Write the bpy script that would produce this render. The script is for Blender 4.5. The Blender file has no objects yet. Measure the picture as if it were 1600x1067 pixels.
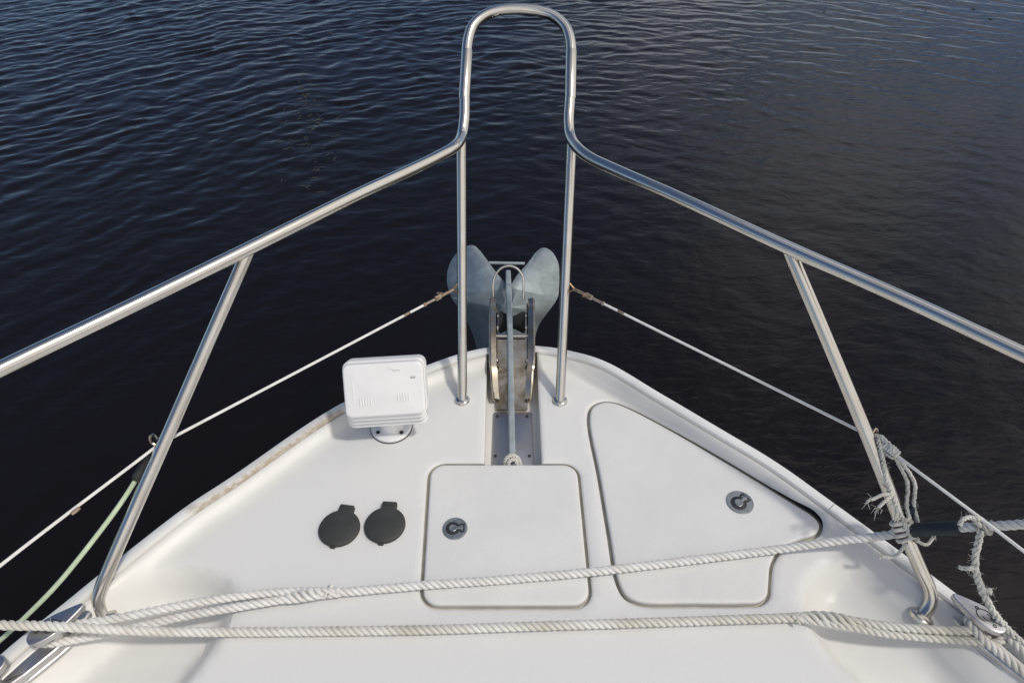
import bpy, math, random
import numpy as np
from mathutils import Vector, Matrix, Quaternion
from mathutils.geometry import delaunay_2d_cdt

random.seed(7); RNG = np.random.default_rng(7)
scene = bpy.context.scene
COL = scene.collection
R = math.radians

# ------------------------------------------------------------------ camera
CAM_H, PITCH, FPX = 1.45, R(42.4), 1066.7        # metres above the deck, down pitch, focal length in photo pixels
cam = bpy.data.cameras.new('camera'); cam.lens = 24; cam.sensor_width = 36
cam.clip_start = 0.02; cam.clip_end = 6000
camo = bpy.data.objects.new('camera', cam); COL.objects.link(camo)
camo.location = (0, 0, CAM_H); camo.rotation_euler = (math.pi/2 - PITCH, 0, 0)
scene.camera = camo

# ------------------------------------------------------------------ light
SUN = Vector((.49, -.27, 1.0)).normalized()
w = bpy.data.worlds.new('World'); scene.world = w; w.use_nodes = True
nt = w.node_tree; nt.nodes.clear()
def wn(t, **k):
    n = nt.nodes.new(t)
    for a, b in k.items(): setattr(n, a, b)
    return n
sky = wn('ShaderNodeTexSky', sky_type='NISHITA', sun_disc=False)
sky.sun_elevation = math.asin(SUN.z); sky.sun_rotation = math.atan2(SUN.x, SUN.y)
sky.air_density = .75; sky.dust_density = .25; sky.ozone_density = 3.0
tc = wn('ShaderNodeTexCoord')
mp = wn('ShaderNodeMapping'); mp.inputs['Scale'].default_value = (1, 1, 2.2); mp.inputs['Location'].default_value = (.35, .1, .2)
nz = wn('ShaderNodeTexNoise'); nz.inputs['Scale'].default_value = 1.5; nz.inputs['Detail'].default_value = 6; nz.inputs['Roughness'].default_value = .55
rp = wn('ShaderNodeValToRGB'); rp.color_ramp.elements[0].position = .43; rp.color_ramp.elements[1].position = .66
mx = wn('ShaderNodeMix', data_type='RGBA'); mx.inputs[7].default_value = (9.5, 9.2, 8.9, 1)
bg = wn('ShaderNodeBackground'); bg.inputs['Strength'].default_value = .12
wo = wn('ShaderNodeOutputWorld')
L = nt.links.new
L(tc.outputs['Generated'], mp.inputs[0]); L(mp.outputs[0], nz.inputs['Vector']); 
sx = wn('ShaderNodeSeparateXYZ'); L(tc.outputs['Generated'], sx.inputs[0])
ma = wn('ShaderNodeMath', operation='MULTIPLY_ADD'); ma.inputs[1].default_value = .29; L(sx.outputs['X'], ma.inputs[0]); L(nz.outputs[0], ma.inputs[2])
mb_ = wn('ShaderNodeMath', operation='MULTIPLY_ADD'); mb_.inputs[1].default_value = -.14; L(sx.outputs['Y'], mb_.inputs[0]); L(ma.outputs[0], mb_.inputs[2])
L(mb_.outputs[0], rp.inputs[0])
L(rp.outputs[0], mx.inputs[0]); L(sky.outputs[0], mx.inputs[6]); L(mx.outputs[2], bg.inputs[0]); L(bg.outputs[0], wo.inputs[0])

sl = bpy.data.lights.new('sun', 'SUN'); sl.energy = 2.0; sl.angle = R(5.0); sl.color = (1, .945, .87)
so = bpy.data.objects.new('sun', sl); COL.objects.link(so); so.location = SUN*30
so.rotation_euler = SUN.to_track_quat('Z', 'Y').to_euler()
scene.view_settings.view_transform = 'Standard'; scene.view_settings.look = 'None'
scene.view_settings.gamma = 1; scene.view_settings.use_curve_mapping = False
scene.view_settings.exposure = -0.19

# ------------------------------------------------------------------ survey: photo pixel + height above deck -> place
FW = np.array([0, math.cos(PITCH), -math.sin(PITCH)]); UP = np.array([0, math.sin(PITCH), math.cos(PITCH)])
def P(px, py, z=0.0):
    d = np.array([(px-800)/FPX, 0, 0]) + UP*((533.5-py)/FPX) + FW
    t = (z-CAM_H)/d[2]
    return np.array([0, 0, CAM_H]) + d*t
def Pslope(px, py, z0, y0, k):                   # on the plane z = z0 + k (y - y0)
    d = np.array([(px-800)/FPX, 0, 0]) + UP*((533.5-py)/FPX) + FW
    t = (z0 - k*y0 - CAM_H)/(d[2] - k*d[1])
    return np.array([0, 0, CAM_H]) + d*t
def PL(pts): return [P(*p) for p in pts]

# ------------------------------------------------------------------ curves
def catmull(pts, n=8, closed=False):
    p = np.array(pts, float); out = []
    N = len(p); rng = range(N) if closed else range(N-1)
    for i in rng:
        if closed: a, b, c, d = p[i-1], p[i], p[(i+1) % N], p[(i+2) % N]
        else:
            b, c = p[i], p[i+1]
            a = p[i-1] if i > 0 else 2*b-c
            d = p[i+2] if i+2 < N else 2*c-b
        # centripetal
        t0 = 0; t1 = t0+max(np.linalg.norm(b-a), 1e-6)**.5; t2 = t1+max(np.linalg.norm(c-b), 1e-6)**.5; t3 = t2+max(np.linalg.norm(d-c), 1e-6)**.5
        for k in range(n):
            t = t1+(t2-t1)*k/n
            A1 = (t1-t)/(t1-t0)*a+(t-t0)/(t1-t0)*b; A2 = (t2-t)/(t2-t1)*b+(t-t1)/(t2-t1)*c; A3 = (t3-t)/(t3-t2)*c+(t-t2)/(t3-t2)*d
            B1 = (t2-t)/(t2-t0)*A1+(t-t0)/(t2-t0)*A2; B2 = (t3-t)/(t3-t1)*A2+(t-t1)/(t3-t1)*A3
            out.append((t2-t)/(t2-t1)*B1+(t-t1)/(t2-t1)*B2)
    if not closed: out.append(p[-1])
    return np.array(out)
def resample(p, step, closed=False):
    p = np.array(p, float)
    if closed: p = np.vstack([p, p[:1]])
    s = np.r_[0, np.cumsum(np.linalg.norm(np.diff(p, axis=0), axis=1))]
    n = max(2, int(round(s[-1]/step)))
    t = np.linspace(0, s[-1], n+1)
    q = np.stack([np.interp(t, s, p[:, i]) for i in range(p.shape[1])], 1)
    return q[:-1] if closed else q
def rounded_poly(corners, r, n=8):
    c = np.array(corners, float); out = []
    for i in range(len(c)):
        a, b, d = c[i-1], c[i], c[(i+1) % len(c)]
        u = (a-b)/np.linalg.norm(a-b); v = (d-b)/np.linalg.norm(d-b)
        ang = math.acos(np.clip(u@v, -1, 1)); t = r/math.tan(ang/2)
        p0, p1 = b+u*t, b+v*t
        bis = (u+v)/np.linalg.norm(u+v); cen = b+bis*r/math.sin(ang/2)
        a0 = math.atan2(*(p0-cen)[::-1]); a1 = math.atan2(*(p1-cen)[::-1])
        da = (a1-a0+math.pi) % (2*math.pi)-math.pi
        for k in range(n+1):
            q = a0+da*k/n; out.append(cen+r*np.array([math.cos(q), math.sin(q)]))
    return np.array(out)
def poly_area(p): return .5*np.sum(p[:, 0]*np.roll(p[:, 1], -1)-np.roll(p[:, 0], -1)*p[:, 1])
def offset_poly(p, d):                           # d > 0 grows a counter-clockwise polygon
    nx = np.roll(p, -1, 0)-np.roll(p, 1, 0); nx /= np.linalg.norm(nx, axis=1)[:, None]
    return p+np.stack([nx[:, 1], -nx[:, 0]], 1)*d
def inside(poly, pts):
    x, y = pts[:, 0], pts[:, 1]; c = np.zeros(len(pts), bool)
    for i in range(len(poly)):
        x0, y0 = poly[i-1]; x1, y1 = poly[i]
        m = ((y0 > y) != (y1 > y)); 
        if y1 != y0: c ^= m & (x < (x1-x0)*(y-y0)/(y1-y0)+x0)
    return c
def dist_poly(poly, pts, closed=True):
    best = np.full(len(pts), 1e9); n = len(poly)
    for i in range(n if closed else n-1):
        a, b = poly[i], poly[(i+1) % n]; ab = b-a
        t = np.clip(((pts-a)@ab)/max(ab@ab, 1e-12), 0, 1)
        best = np.minimum(best, np.linalg.norm(pts-(a+t[:, None]*ab), axis=1))
    return best
def sstep(a, b, x):
    t = np.clip((x-a)/(b-a), 0, 1); return t*t*(3-2*t)

# ------------------------------------------------------------------ mesh builder
class MB:
    def __init__(s): s.v = []; s.f = []; s.m = []; s.n = 0
    def add(s, verts, faces, mat=0):
        b = s.n; verts = np.asarray(verts, float).reshape(-1, 3)
        s.v.append(verts); s.n += len(verts)
        for f in faces: s.f.append(tuple(i+b for i in f)); s.m.append(mat)
        return s
    def tube(s, pts, r, sides=12, caps=True, mat=0, closed=False):
        p = np.array(pts, float); n = len(p); r = np.broadcast_to(np.asarray(r, float), (n,))
        T = np.gradient(p, axis=0) if not closed else np.roll(p, -1, 0)-np.roll(p, 1, 0)
        T /= np.maximum(np.linalg.norm(T, axis=1), 1e-9)[:, None]
        N = frames(T)
        B = np.cross(T, N); a = np.arange(sides)/sides*2*math.pi
        V = p[:, None]+r[:, None, None]*(np.cos(a)[None, :, None]*N[:, None]+np.sin(a)[None, :, None]*B[:, None])
        F = []
        for i in range(n if closed else n-1):
            j = (i+1) % n
            for k in range(sides):
                k2 = (k+1) % sides; F.append((i*sides+k, i*sides+k2, j*sides+k2, j*sides+k))
        if caps and not closed: F.append(tuple(range(sides))[::-1]); F.append(tuple((n-1)*sides+k for k in range(sides)))
        return s.add(V, F, mat)
    def rings(s, ringlist, mat=0, cap0=False, cap1=True):      # loft of equally long closed rings (n x 3)
        n = len(ringlist[0]); V = np.vstack(ringlist); F = []
        for i in range(len(ringlist)-1):
            for k in range(n):
                k2 = (k+1) % n; F.append((i*n+k, i*n+k2, (i+1)*n+k2, (i+1)*n+k))
        if cap0: F.append(tuple(range(n))[::-1])
        if cap1: F.append(tuple((len(ringlist)-1)*n+k for k in range(n)))
        return s.add(V, F, mat)
    def lathe(s, prof, sides=32, M=None, mat=0):               # prof: (radius, z) from bottom to top
        a = np.arange(sides)/sides*2*math.pi; rl = []
        for r, z in prof:
            ring = np.stack([r*np.cos(a), r*np.sin(a), np.full(sides, z)], 1); rl.append(ring if M is None else xf(M, ring))
        return s.rings(rl, mat, cap0=True)
    def prism(s, poly, z0, z1, bev=.001, M=None, mat=0, seg=2): # counter-clockwise outline with a rounded top edge
        p = np.array(poly, float)
        if poly_area(p) < 0: p = p[::-1]
        rl = [np.c_[p, np.full(len(p), z0)]]
        for k in range(seg+1):
            q = k/seg*math.pi/2
            rl.append(np.c_[offset_poly(p, -bev*(1-math.cos(q))), np.full(len(p), z1-bev+bev*math.sin(q))])
        if M is not None: rl = [xf(M, r) for r in rl]
        return s.rings(rl, mat, cap0=True)
    def box(s, c, size, M=None, mat=0):
        x, y, z = np.array(size)/2; c = np.array(c)
        V = np.array([(i, j, k) for i in (-x, x) for j in (-y, y) for k in (-z, z)])+c
        if M is not None: V = xf(M, V)
        return s.add(V, [(0, 1, 3, 2), (4, 6, 7, 5), (0, 4, 5, 1), (2, 3, 7, 6), (0, 2, 6, 4), (1, 5, 7, 3)], mat)
    def build(s, name, mats, parent=None, sharp=35, origin=None, smooth=True):
        V = np.vstack(s.v)
        lo, hi = V.min(0), V.max(0)
        o = np.array(origin) if origin is not None else np.array([(lo[0]+hi[0])/2, (lo[1]+hi[1])/2, lo[2]])
        me = bpy.data.meshes.new(name); me.from_pydata((V-o).tolist(), [], s.f)
        for m in (mats if isinstance(mats, (list, tuple)) else [mats]): me.materials.append(m)
        if max(s.m) > 0: me.polygons.foreach_set('material_index', s.m)
        if smooth:
            me.polygons.foreach_set('use_smooth', [True]*len(s.f)); me.set_sharp_from_angle(angle=R(sharp))
        me.update()
        ob = bpy.data.objects.new(name, me); COL.objects.link(ob)
        place(ob, o, parent)
        return ob
WORLD = {}
def place(ob, o, parent):
    o = np.array(o, float); WORLD[ob.name] = o
    if parent is not None:
        ob.parent = parent; o = o-WORLD[parent.name]
    ob.location = o.tolist()
def frames(T):
    n = len(T); N = np.zeros_like(T)
    a = np.array([0, 0, 1.]) if abs(T[0][2]) < .9 else np.array([1., 0, 0])
    v = a-T[0]*(a@T[0]); N[0] = v/np.linalg.norm(v)
    for i in range(1, n):
        v = N[i-1]-T[i]*(N[i-1]@T[i]); N[i] = v/max(np.linalg.norm(v), 1e-9)
    return N
def xf(M, V):
    A = np.array(M); V = np.asarray(V, float).reshape(-1, 3); return V@A[:3, :3].T+A[:3, 3]
def empty(name, loc, parent=None):
    o = bpy.data.objects.new(name, None); o.empty_display_size = .1; COL.objects.link(o); place(o, loc, parent); return o
def tag(o, label=None, cat=None, group=None, kind=None):
    if label: o['label'] = label
    if cat: o['category'] = cat
    if group: o['group'] = group
    if kind: o['kind'] = kind
    return o

# ------------------------------------------------------------------ materials
def mat(name, col, rough=.5, metal=0., noise=0., nscale=8., bump=0., bscale=200., spec=None, coat=0., col2=None, stretch=None, ior=None, rvar=0.):
    m = bpy.data.materials.new(name); m.use_nodes = True; t = m.node_tree; b = t.nodes['Principled BSDF']
    b.inputs['Base Color'].default_value = (*col, 1); b.inputs['Roughness'].default_value = rough; b.inputs['Metallic'].default_value = metal
    if coat: b.inputs['Coat Weight'].default_value = coat; b.inputs['Coat Roughness'].default_value = .12
    if ior: b.inputs['IOR'].default_value = ior
    g = t.nodes.new('ShaderNodeTexCoord'); vec = g.outputs['Object']
    if stretch:
        mpn = t.nodes.new('ShaderNodeMapping'); mpn.inputs['Scale'].default_value = stretch; t.links.new(vec, mpn.inputs[0]); vec = mpn.outputs[0]
    if noise or col2 or rvar:
        n = t.nodes.new('ShaderNodeTexNoise'); n.inputs['Scale'].default_value = nscale; n.inputs['Detail'].default_value = 7; n.inputs['Roughness'].default_value = .62
        t.links.new(vec, n.inputs['Vector'])
        r = t.nodes.new('ShaderNodeValToRGB'); r.color_ramp.elements[0].position = .36; r.color_ramp.elements[1].position = .66
        c2 = col2 if col2 else tuple(c*(1-noise) for c in col)
        r.color_ramp.elements[0].color = (*c2, 1); r.color_ramp.elements[1].color = (*col, 1)
        t.links.new(n.outputs[0], r.inputs[0]); t.links.new(r.outputs[0], b.inputs['Base Color'])
        if rvar:
            mr = t.nodes.new('ShaderNodeMapRange'); mr.inputs[1].default_value = .3; mr.inputs[2].default_value = .7
            mr.inputs[3].default_value = rough+rvar; mr.inputs[4].default_value = max(.02, rough-rvar)
            t.links.new(n.outputs[0], mr.inputs[0]); t.links.new(mr.outputs[0], b.inputs['Roughness'])
    if bump:
        n2 = t.nodes.new('ShaderNodeTexNoise'); n2.inputs['Scale'].default_value = bscale; n2.inputs['Detail'].default_value = 3
        t.links.new(vec, n2.inputs['Vector'])
        bp = t.nodes.new('ShaderNodeBump'); bp.inputs['Strength'].default_value = bump; bp.inputs['Distance'].default_value = .002
        t.links.new(n2.outputs[0], bp.inputs['Height']); t.links.new(bp.outputs[0], b.inputs['Normal'])
    return m
def add_attr_stain(m, attr, col, nscale):
    t = m.node_tree; b = t.nodes['Principled BSDF']
    a = t.nodes.new('ShaderNodeAttribute'); a.attribute_name = attr
    g = t.nodes.new('ShaderNodeTexCoord'); n = t.nodes.new('ShaderNodeTexNoise'); n.inputs['Scale'].default_value = nscale; n.inputs['Detail'].default_value = 5
    t.links.new(g.outputs['Object'], n.inputs['Vector'])
    mr = t.nodes.new('ShaderNodeMapRange'); mr.inputs[1].default_value = .25; mr.inputs[2].default_value = .55
    t.links.new(n.outputs[0], mr.inputs[0])
    mu = t.nodes.new('ShaderNodeMath'); mu.operation = 'MULTIPLY'; t.links.new(a.outputs['Fac'], mu.inputs[0]); t.links.new(mr.outputs[0], mu.inputs[1])
    mixn = t.nodes.new('ShaderNodeMix'); mixn.data_type = 'RGBA'; mixn.inputs[7].default_value = (*col, 1)
    src = b.inputs['Base Color'].links
    if src: t.links.new(src[0].from_socket, mixn.inputs[6])
    else: mixn.inputs[6].default_value = b.inputs['Base Color'].default_value
    t.links.new(mu.outputs[0], mixn.inputs[0]); t.links.new(mixn.outputs[2], b.inputs['Base Color'])

M_gel = mat('cream gelcoat', (.74, .727, .69), .46, noise=.09, nscale=4, rvar=.08, bump=.04, bscale=30)
M_non = mat('moulded non-slip', (.705, .70, .68), .5, noise=.05, nscale=4, bump=.55, bscale=420)
M_lid = mat('hatch gelcoat', (.715, .71, .69), .45, noise=.07, nscale=5, bump=.4, bscale=420)
M_cap = mat('white vinyl strake', (.76, .76, .74), .35, noise=.08, nscale=9)
M_gut = mat('grimy gutter', (.66, .63, .54), .6, noise=.3, nscale=25)
def add_grip(m, col, rough):                      # moulded non-slip areas of the same sheet, fine pimpled relief
    t = m.node_tree; b = t.nodes['Principled BSDF']; a = t.nodes.new('ShaderNodeAttribute'); a.attribute_name = 'grip'
    mixn = t.nodes.new('ShaderNodeMix'); mixn.data_type = 'RGBA'; mixn.inputs[7].default_value = (*col, 1)
    t.links.new(b.inputs['Base Color'].links[0].from_socket, mixn.inputs[6]); t.links.new(a.outputs['Fac'], mixn.inputs[0]); t.links.new(mixn.outputs[2], b.inputs['Base Color'])
    g = t.nodes.new('ShaderNodeTexCoord'); v = t.nodes.new('ShaderNodeTexVoronoi'); v.inputs['Scale'].default_value = 330; t.links.new(g.outputs['Object'], v.inputs['Vector'])
    mu = t.nodes.new('ShaderNodeMath'); mu.operation = 'MULTIPLY'; t.links.new(v.outputs['Distance'], mu.inputs[0]); t.links.new(a.outputs['Fac'], mu.inputs[1])
    bp = t.nodes.new('ShaderNodeBump'); bp.inputs['Strength'].default_value = .2; bp.inputs['Distance'].default_value = .0012
    t.links.new(mu.outputs[0], bp.inputs['Height']); t.links.new(b.inputs['Normal'].links[0].from_socket, bp.inputs['Normal']); t.links.new(bp.outputs[0], b.inputs['Normal'])
add_grip(M_gel, (.695, .69, .675), .5)
add_attr_stain(M_gel, 'stain', (.33, .23, .12), 60); add_attr_stain(M_cap, 'stain', (.36, .26, .14), 60)
M_steel = mat('polished stainless', (.64, .625, .595), .20, 1.0, col2=(.60, .56, .50), nscale=14, rvar=.06)
M_steel2 = mat('weathered stainless', (.64, .58, .49), .24, 1.0, col2=(.36, .27, .17), nscale=22, rvar=.1)
M_plate = mat('brushed plate', (.62, .60, .59), .36, 1.0, col2=(.50, .47, .46), nscale=16, rvar=.08)
M_cast = mat('cast cleat metal', (.66, .65, .655), .34, 1.0, col2=(.48, .46, .46), nscale=18, rvar=.08)
M_rust = mat('rusty fitting', (.50, .46, .40), .45, .8, col2=(.26, .15, .07), nscale=60)
M_galv = mat('galvanised steel', (.385, .44, .46), .5, .35, noise=.28, nscale=26, bump=.15, bscale=120)
M_white = mat('white lamp plastic', (.80, .80, .80), .33, noise=.05, nscale=14)
M_shadowgap = mat('black gasket and gap shade', (.03, .03, .03), .7)
M_rubber = mat('black rubber', (.040, .041, .039), .62, noise=.3, nscale=30, bump=.25, bscale=260)
M_blue = mat('dark blue rubber', (.008, .017, .028), .55, noise=.4, nscale=30)
M_latch = mat('grey latch metal', (.40, .42, .43), .3, .8, noise=.25, nscale=60)
M_dark = mat('dark recess', (.02, .02, .022), .6)
M_mark = mat('grey print and fin shade', (.45, .45, .46), .5)
M_rope = mat('white rope', (.82, .805, .785), .75, col2=(.68, .66, .62), nscale=30, bump=.6, bscale=900)
M_rope2 = mat('grubby white rope', (.80, .785, .75), .8, col2=(.56, .53, .45), nscale=9, bump=.6, bscale=900)
M_cord = mat('weathered cord', (.76, .745, .70), .85, col2=(.54, .53, .47), nscale=50, bump=.6, bscale=900)
M_hose = mat('pale green line', (.56, .66, .46), .6, noise=.2, nscale=30)
M_wire = mat('white coated wire', (.78, .77, .74), .45, noise=.15, nscale=40)
M_hull = mat('white hull gelcoat', (.75, .75, .74), .25, coat=.4)

# ------------------------------------------------------------------ water
def axis(a, b, step, far, grow=1.35):
    core = np.arange(a, b+step/2, step); lo = []; hi = []; s = step; x = a
    while x > -far: s *= grow; x -= s; lo.append(x)
    s = step; x = b
    while x < far: s *= grow; x += s; hi.append(x)
    return np.r_[lo[::-1], core, hi]
WATER_Z = -1.15
xs = axis(-8.2, 8.2, .023, 4000); ys = axis(.4, 10.6, .022, 4000)
X, Y = np.meshgrid(xs, ys)
Z = np.zeros_like(X)
# small ripples spreading in wide arcs from the starboard bow, crossed by fainter ones
W1 = .10*np.sin(2.3*X+1.1*Y)+.08*np.sin(3.9*Y-1.7*X+1)+.04*np.sin(7.1*X+4.3*Y+2)+.03*np.sin(9.7*Y-6.1*X)
W2 = .10*np.sin(2.9*Y-.8*X+.5)+.07*np.sin(4.7*X+2.1*Y+2)+.04*np.sin(8.3*Y-3.9*X+1)+.03*np.sin(11*X+5*Y)
for i in range(84):
    lam = .078*(.46/.078)**(RNG.random()**1.15); k = 2*math.pi/lam
    amp = .00088*(lam/.3)**.85*RNG.uniform(.4, 1.3); ph = RNG.uniform(0, 2*math.pi); wp = RNG.uniform(.25, .7)
    Xw, Yw = X+W1*wp, Y+W2*wp
    if i % 3:
        cx, cy = 1.65+RNG.normal(0, 2.2), 1.1+RNG.normal(0, 2.2)
        Q = k*np.hypot(Xw-cx, Yw-cy)+ph
    else:
        th = RNG.uniform(R(50), R(165)); amp *= .85
        Q = k*(math.cos(th)*Xw+math.sin(th)*Yw)+ph
    f1, f2 = RNG.uniform(1., 3.2, 2); d1 = RNG.uniform(0, math.pi)
    env = np.clip(1+1.25*np.sin(f1*(math.cos(d1)*X+math.sin(d1)*Y)+ph*3)*np.sin(f2*(-math.sin(d1)*X+math.cos(d1)*Y)+ph), 0, 3)
    Z += amp*env*(np.sin(Q)-.22*np.cos(2*Q))
calm = (.26+.60*sstep(2.6, 8.5, Y-.55*X))*(1-.35*sstep(-1, 5, X))
calm *= np.where((np.abs(X) > 30) | (Y > 30) | (Y < -20), 0, 1)
Z = Z*calm+WATER_Z
nx, ny = len(xs), len(ys)
I = np.arange(nx*ny).reshape(ny, nx)
F = np.stack([I[:-1, :-1], I[:-1, 1:], I[1:, 1:], I[1:, :-1]], -1).reshape(-1, 4)
me = bpy.data.meshes.new('water'); me.vertices.add(nx*ny); me.vertices.foreach_set('co', np.stack([X, Y, Z], -1).ravel())
me.loops.add(F.size); me.loops.foreach_set('vertex_index', F.ravel().astype(np.int32))
me.polygons.add(len(F)); me.polygons.foreach_set('loop_start', np.arange(0, F.size, 4, dtype=np.int32)); me.update(calc_edges=True)
me.polygons.foreach_set('use_smooth', [True]*len(F))
mw = bpy.data.materials.new('dark water'); mw.use_nodes = True; t = mw.node_tree; b = t.nodes['Principled BSDF']
b.inputs['Base Color'].default_value = (.0072, .0052, .0050, 1); b.inputs['Roughness'].default_value = .04; b.inputs['IOR'].default_value = 1.333
g = t.nodes.new('ShaderNodeTexCoord')
mpn = t.nodes.new('ShaderNodeMapping'); mpn.inputs['Rotation'].default_value = (0, 0, R(-30)); mpn.inputs['Scale'].default_value = (1, 2.4, 1)
t.links.new(g.outputs['Object'], mpn.inputs[0])
n1 = t.nodes.new('ShaderNodeTexNoise'); n1.inputs['Scale'].default_value = 9; n1.inputs['Detail'].default_value = 4; n1.inputs['Distortion'].default_value = .5
t.links.new(mpn.outputs[0], n1.inputs['Vector'])
bp = t.nodes.new('ShaderNodeBump'); bp.inputs['Strength'].default_value = .3; bp.inputs['Distance'].default_value = .012
t.links.new(n1.outputs[0], bp.inputs['Height']); t.links.new(bp.outputs[0], b.inputs['Normal'])
me.materials.append(mw)
water = bpy.data.objects.new('water', me); COL.objects.link(water); tag(water, kind='structure')

# ------------------------------------------------------------------ boat: plan
boat = empty('boat', (0, .2, WATER_Z))
tag(boat, 'white motorboat foredeck with stainless bow rail narrowing to the bow over dark water', 'boat')
edge_px = [(0, 1022), (100, 941), (200, 860), (290, 791), (363, 743), (480, 662), (535, 629), (600, 598), (668, 570), (715, 553.5), (757, 543.5), (800, 540),
           (843, 540.5), (889, 547.5), (945, 564), (1032, 614), (1122, 667), (1214, 722), (1300, 783), (1399, 855), (1495, 927), (1600, 1007)]
E = np.array([P(x, y, .02)[:2] for x, y in edge_px])
aftL = [(-1.42, -.1), (-1.55, -.6), (-1.6, -1.1)]; aftR = [(1.6, -1.1), (1.55, -.6), (1.42, -.1)]
out_l = catmull(np.vstack([aftL[::-1], E, aftR[::-1]]), 10)
OUT = resample(out_l, .014)                      # port quarter -> bow -> starboard quarter, clockwise
OUT = OUT[::-1]                                  # counter-clockwise
OUTC = resample(np.vstack([OUT, resample([OUT[-1], OUT[0]], .05)[1:-1]]), .014, True)
if poly_area(OUTC) < 0: OUTC = OUTC[::-1]
def edge_normals(p):
    tt = np.gradient(p, axis=0); tt /= np.linalg.norm(tt, axis=1)[:, None]; return np.stack([-tt[:, 1], tt[:, 0]], 1)   # points inboard for ccw
NIN = edge_normals(OUT)

hatch1 = resample(rounded_poly([P(669, 723, 0)[:2], P(654, 951, 0)[:2], P(928, 951, 0)[:2], P(905, 723, 0)[:2]], .045), .007, True)
h2px = [(917, 655), (922, 636), (938, 627), (958, 627), (985, 637), (1050, 671), (1150, 729), (1240, 784), (1272, 804), (1285, 820), (1280, 837), (1250, 848),
        (1222, 862), (1209, 884), (1206, 912), (1203, 934), (1188, 946), (1160, 948), (1080, 948), (1000, 946), (975, 934), (961, 908), (948, 835), (933, 745)]
hatch2 = resample(catmull([P(x, y, 0)[:2] for x, y in h2px], 8, True), .007, True)
def ccw(p): return p if poly_area(p) > 0 else p[::-1]
hatch1, hatch2 = ccw(hatch1), ccw(hatch2)
CH0, CH1 = P(800, 727, 0)[1]-.02, 1.75
channel = ccw(resample(np.array([(-.073, CH0), (.079, CH0), (.074, CH1), (-.078, CH1)]), .01, True))

recL = np.array([P(x, y, 0)[:2] for x, y in [(100, 872), (190, 893), (245, 880), (300, 876), (345, 888), (370, 912), (372, 950), (356, 990), (328, 1032), (300, 1067), (245, 1140), (150, 1250), (-900, 1250), (-900, 872)]])
recR = np.array([P(x, y, 0)[:2] for x, y in [(1540, 850), (1420, 860), (1345, 858), (1290, 870), (1258, 896), (1245, 930), (1248, 962), (1272, 1005), (1305, 1045), (1330, 1067), (1390, 1140), (1490, 1250), (2500, 1250), (2500, 850)]])
recL = catmull(recL, 5, True); recR = catmull(recR, 5, True)
def rec_depth(q):
    z = np.zeros(len(q))
    for rc in (recL, recR):
        s = np.where(inside(rc, q), dist_poly(rc, q), 0)
        z -= .062*sstep(0, .07, s)
    return z
TOE = [(0, .018), (.002, .021), (.0335, .0225), (.0355, .015), (.0385, .015), (.0405, .0205), (.048, .019), (.056, .0135), (.066, .006), (.078, .0015), (.095, 0)]
td = np.array([a for a, _ in TOE]); tz = np.array([c for _, c in TOE])
def deck_z(q):
    d = dist_poly(OUT, q, False)
    z = np.interp(d, td, tz)+rec_depth(q)*np.where(q[:, 0] < 0, sstep(.045, .15, d), sstep(.045, .19, d))
    for h in (hatch1, hatch2, channel):
        z -= .004*(1-np.clip(dist_poly(h, q)/.006, 0, 1))**2
    return z
def zdeck(x, y): return float(deck_z(np.array([[x, y]]))[0])

# deck sheet: constrained triangulation with the strake rings and the hatch outlines as real edges
pts = []; cons = []
def add_poly(p, closed=True):
    b = len(pts); n = len(p); pts.extend([Vector((float(a), float(c))) for a, c in p])
    cons.extend([(b+i, b+(i+1) % n) for i in range(n if closed else n-1)])
add_poly(OUTC)
core = OUT[4:-4]; cn = NIN[4:-4]
for d in (.0335, .0355, .0385, .0405, .048, .056, .066, .078, .095): add_poly(core+cn*d, False)
for h in (hatch1, hatch2, channel):
    add_poly(h); add_poly(offset_poly(h, .002)); add_poly(offset_poly(h, .006))
gx, gy = np.meshgrid(np.arange(-1.7, 1.7, .016), np.arange(-1.1, 1.7, .016)); G = np.stack([gx.ravel(), gy.ravel()], 1)
G += RNG.uniform(-.0015, .0015, G.shape)
keep = inside(OUTC, G)
G = G[keep]; dG = dist_poly(OUT, G, False); dH = np.minimum.reduce([dist_poly(h, G) for h in (hatch1, hatch2, channel)])
coarse = (rec_depth(G) == 0) & (dG > .11) & (G[:, 1] < .2)
keep = (dG > .1) & (dH > .012) & ~(coarse & (RNG.random(len(G)) > .15))
for g in G[keep]: pts.append(Vector((float(g[0]), float(g[1]))))
cv, ce, cf, *_ = delaunay_2d_cdt(pts, cons, [], 0, 1e-6)
V2 = np.array([tuple(v) for v in cv]); T3 = np.array(cf)
C = V2[T3].mean(1)
ok = inside(OUTC, C) & ~inside(hatch1, C) & ~inside(hatch2, C) & ~inside(channel, C)
T3 = T3[ok]; C = C[ok]
used = np.unique(T3); remap = -np.ones(len(V2), int); remap[used] = np.arange(len(used)); V2 = V2[used]; T3 = remap[T3]
dz = deck_z(V2)
A = V2[T3]; ar = (A[:, 1, 0]-A[:, 0, 0])*(A[:, 2, 1]-A[:, 0, 1])-(A[:, 1, 1]-A[:, 0, 1])*(A[:, 2, 0]-A[:, 0, 0])
T3[ar < 0] = T3[ar < 0][:, ::-1]
dC = dist_poly(OUT, C, False); rC = rec_depth(C)
dHC = np.minimum.reduce([dist_poly(h, C) for h in (hatch1, hatch2, channel)])
fm = np.zeros(len(T3), int)
mb = MB(); mb.v.append(np.c_[V2, dz]); mb.n = len(V2); mb.f = [tuple(int(i) for i in f) for f in T3]; mb.m = fm.tolist()
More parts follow.
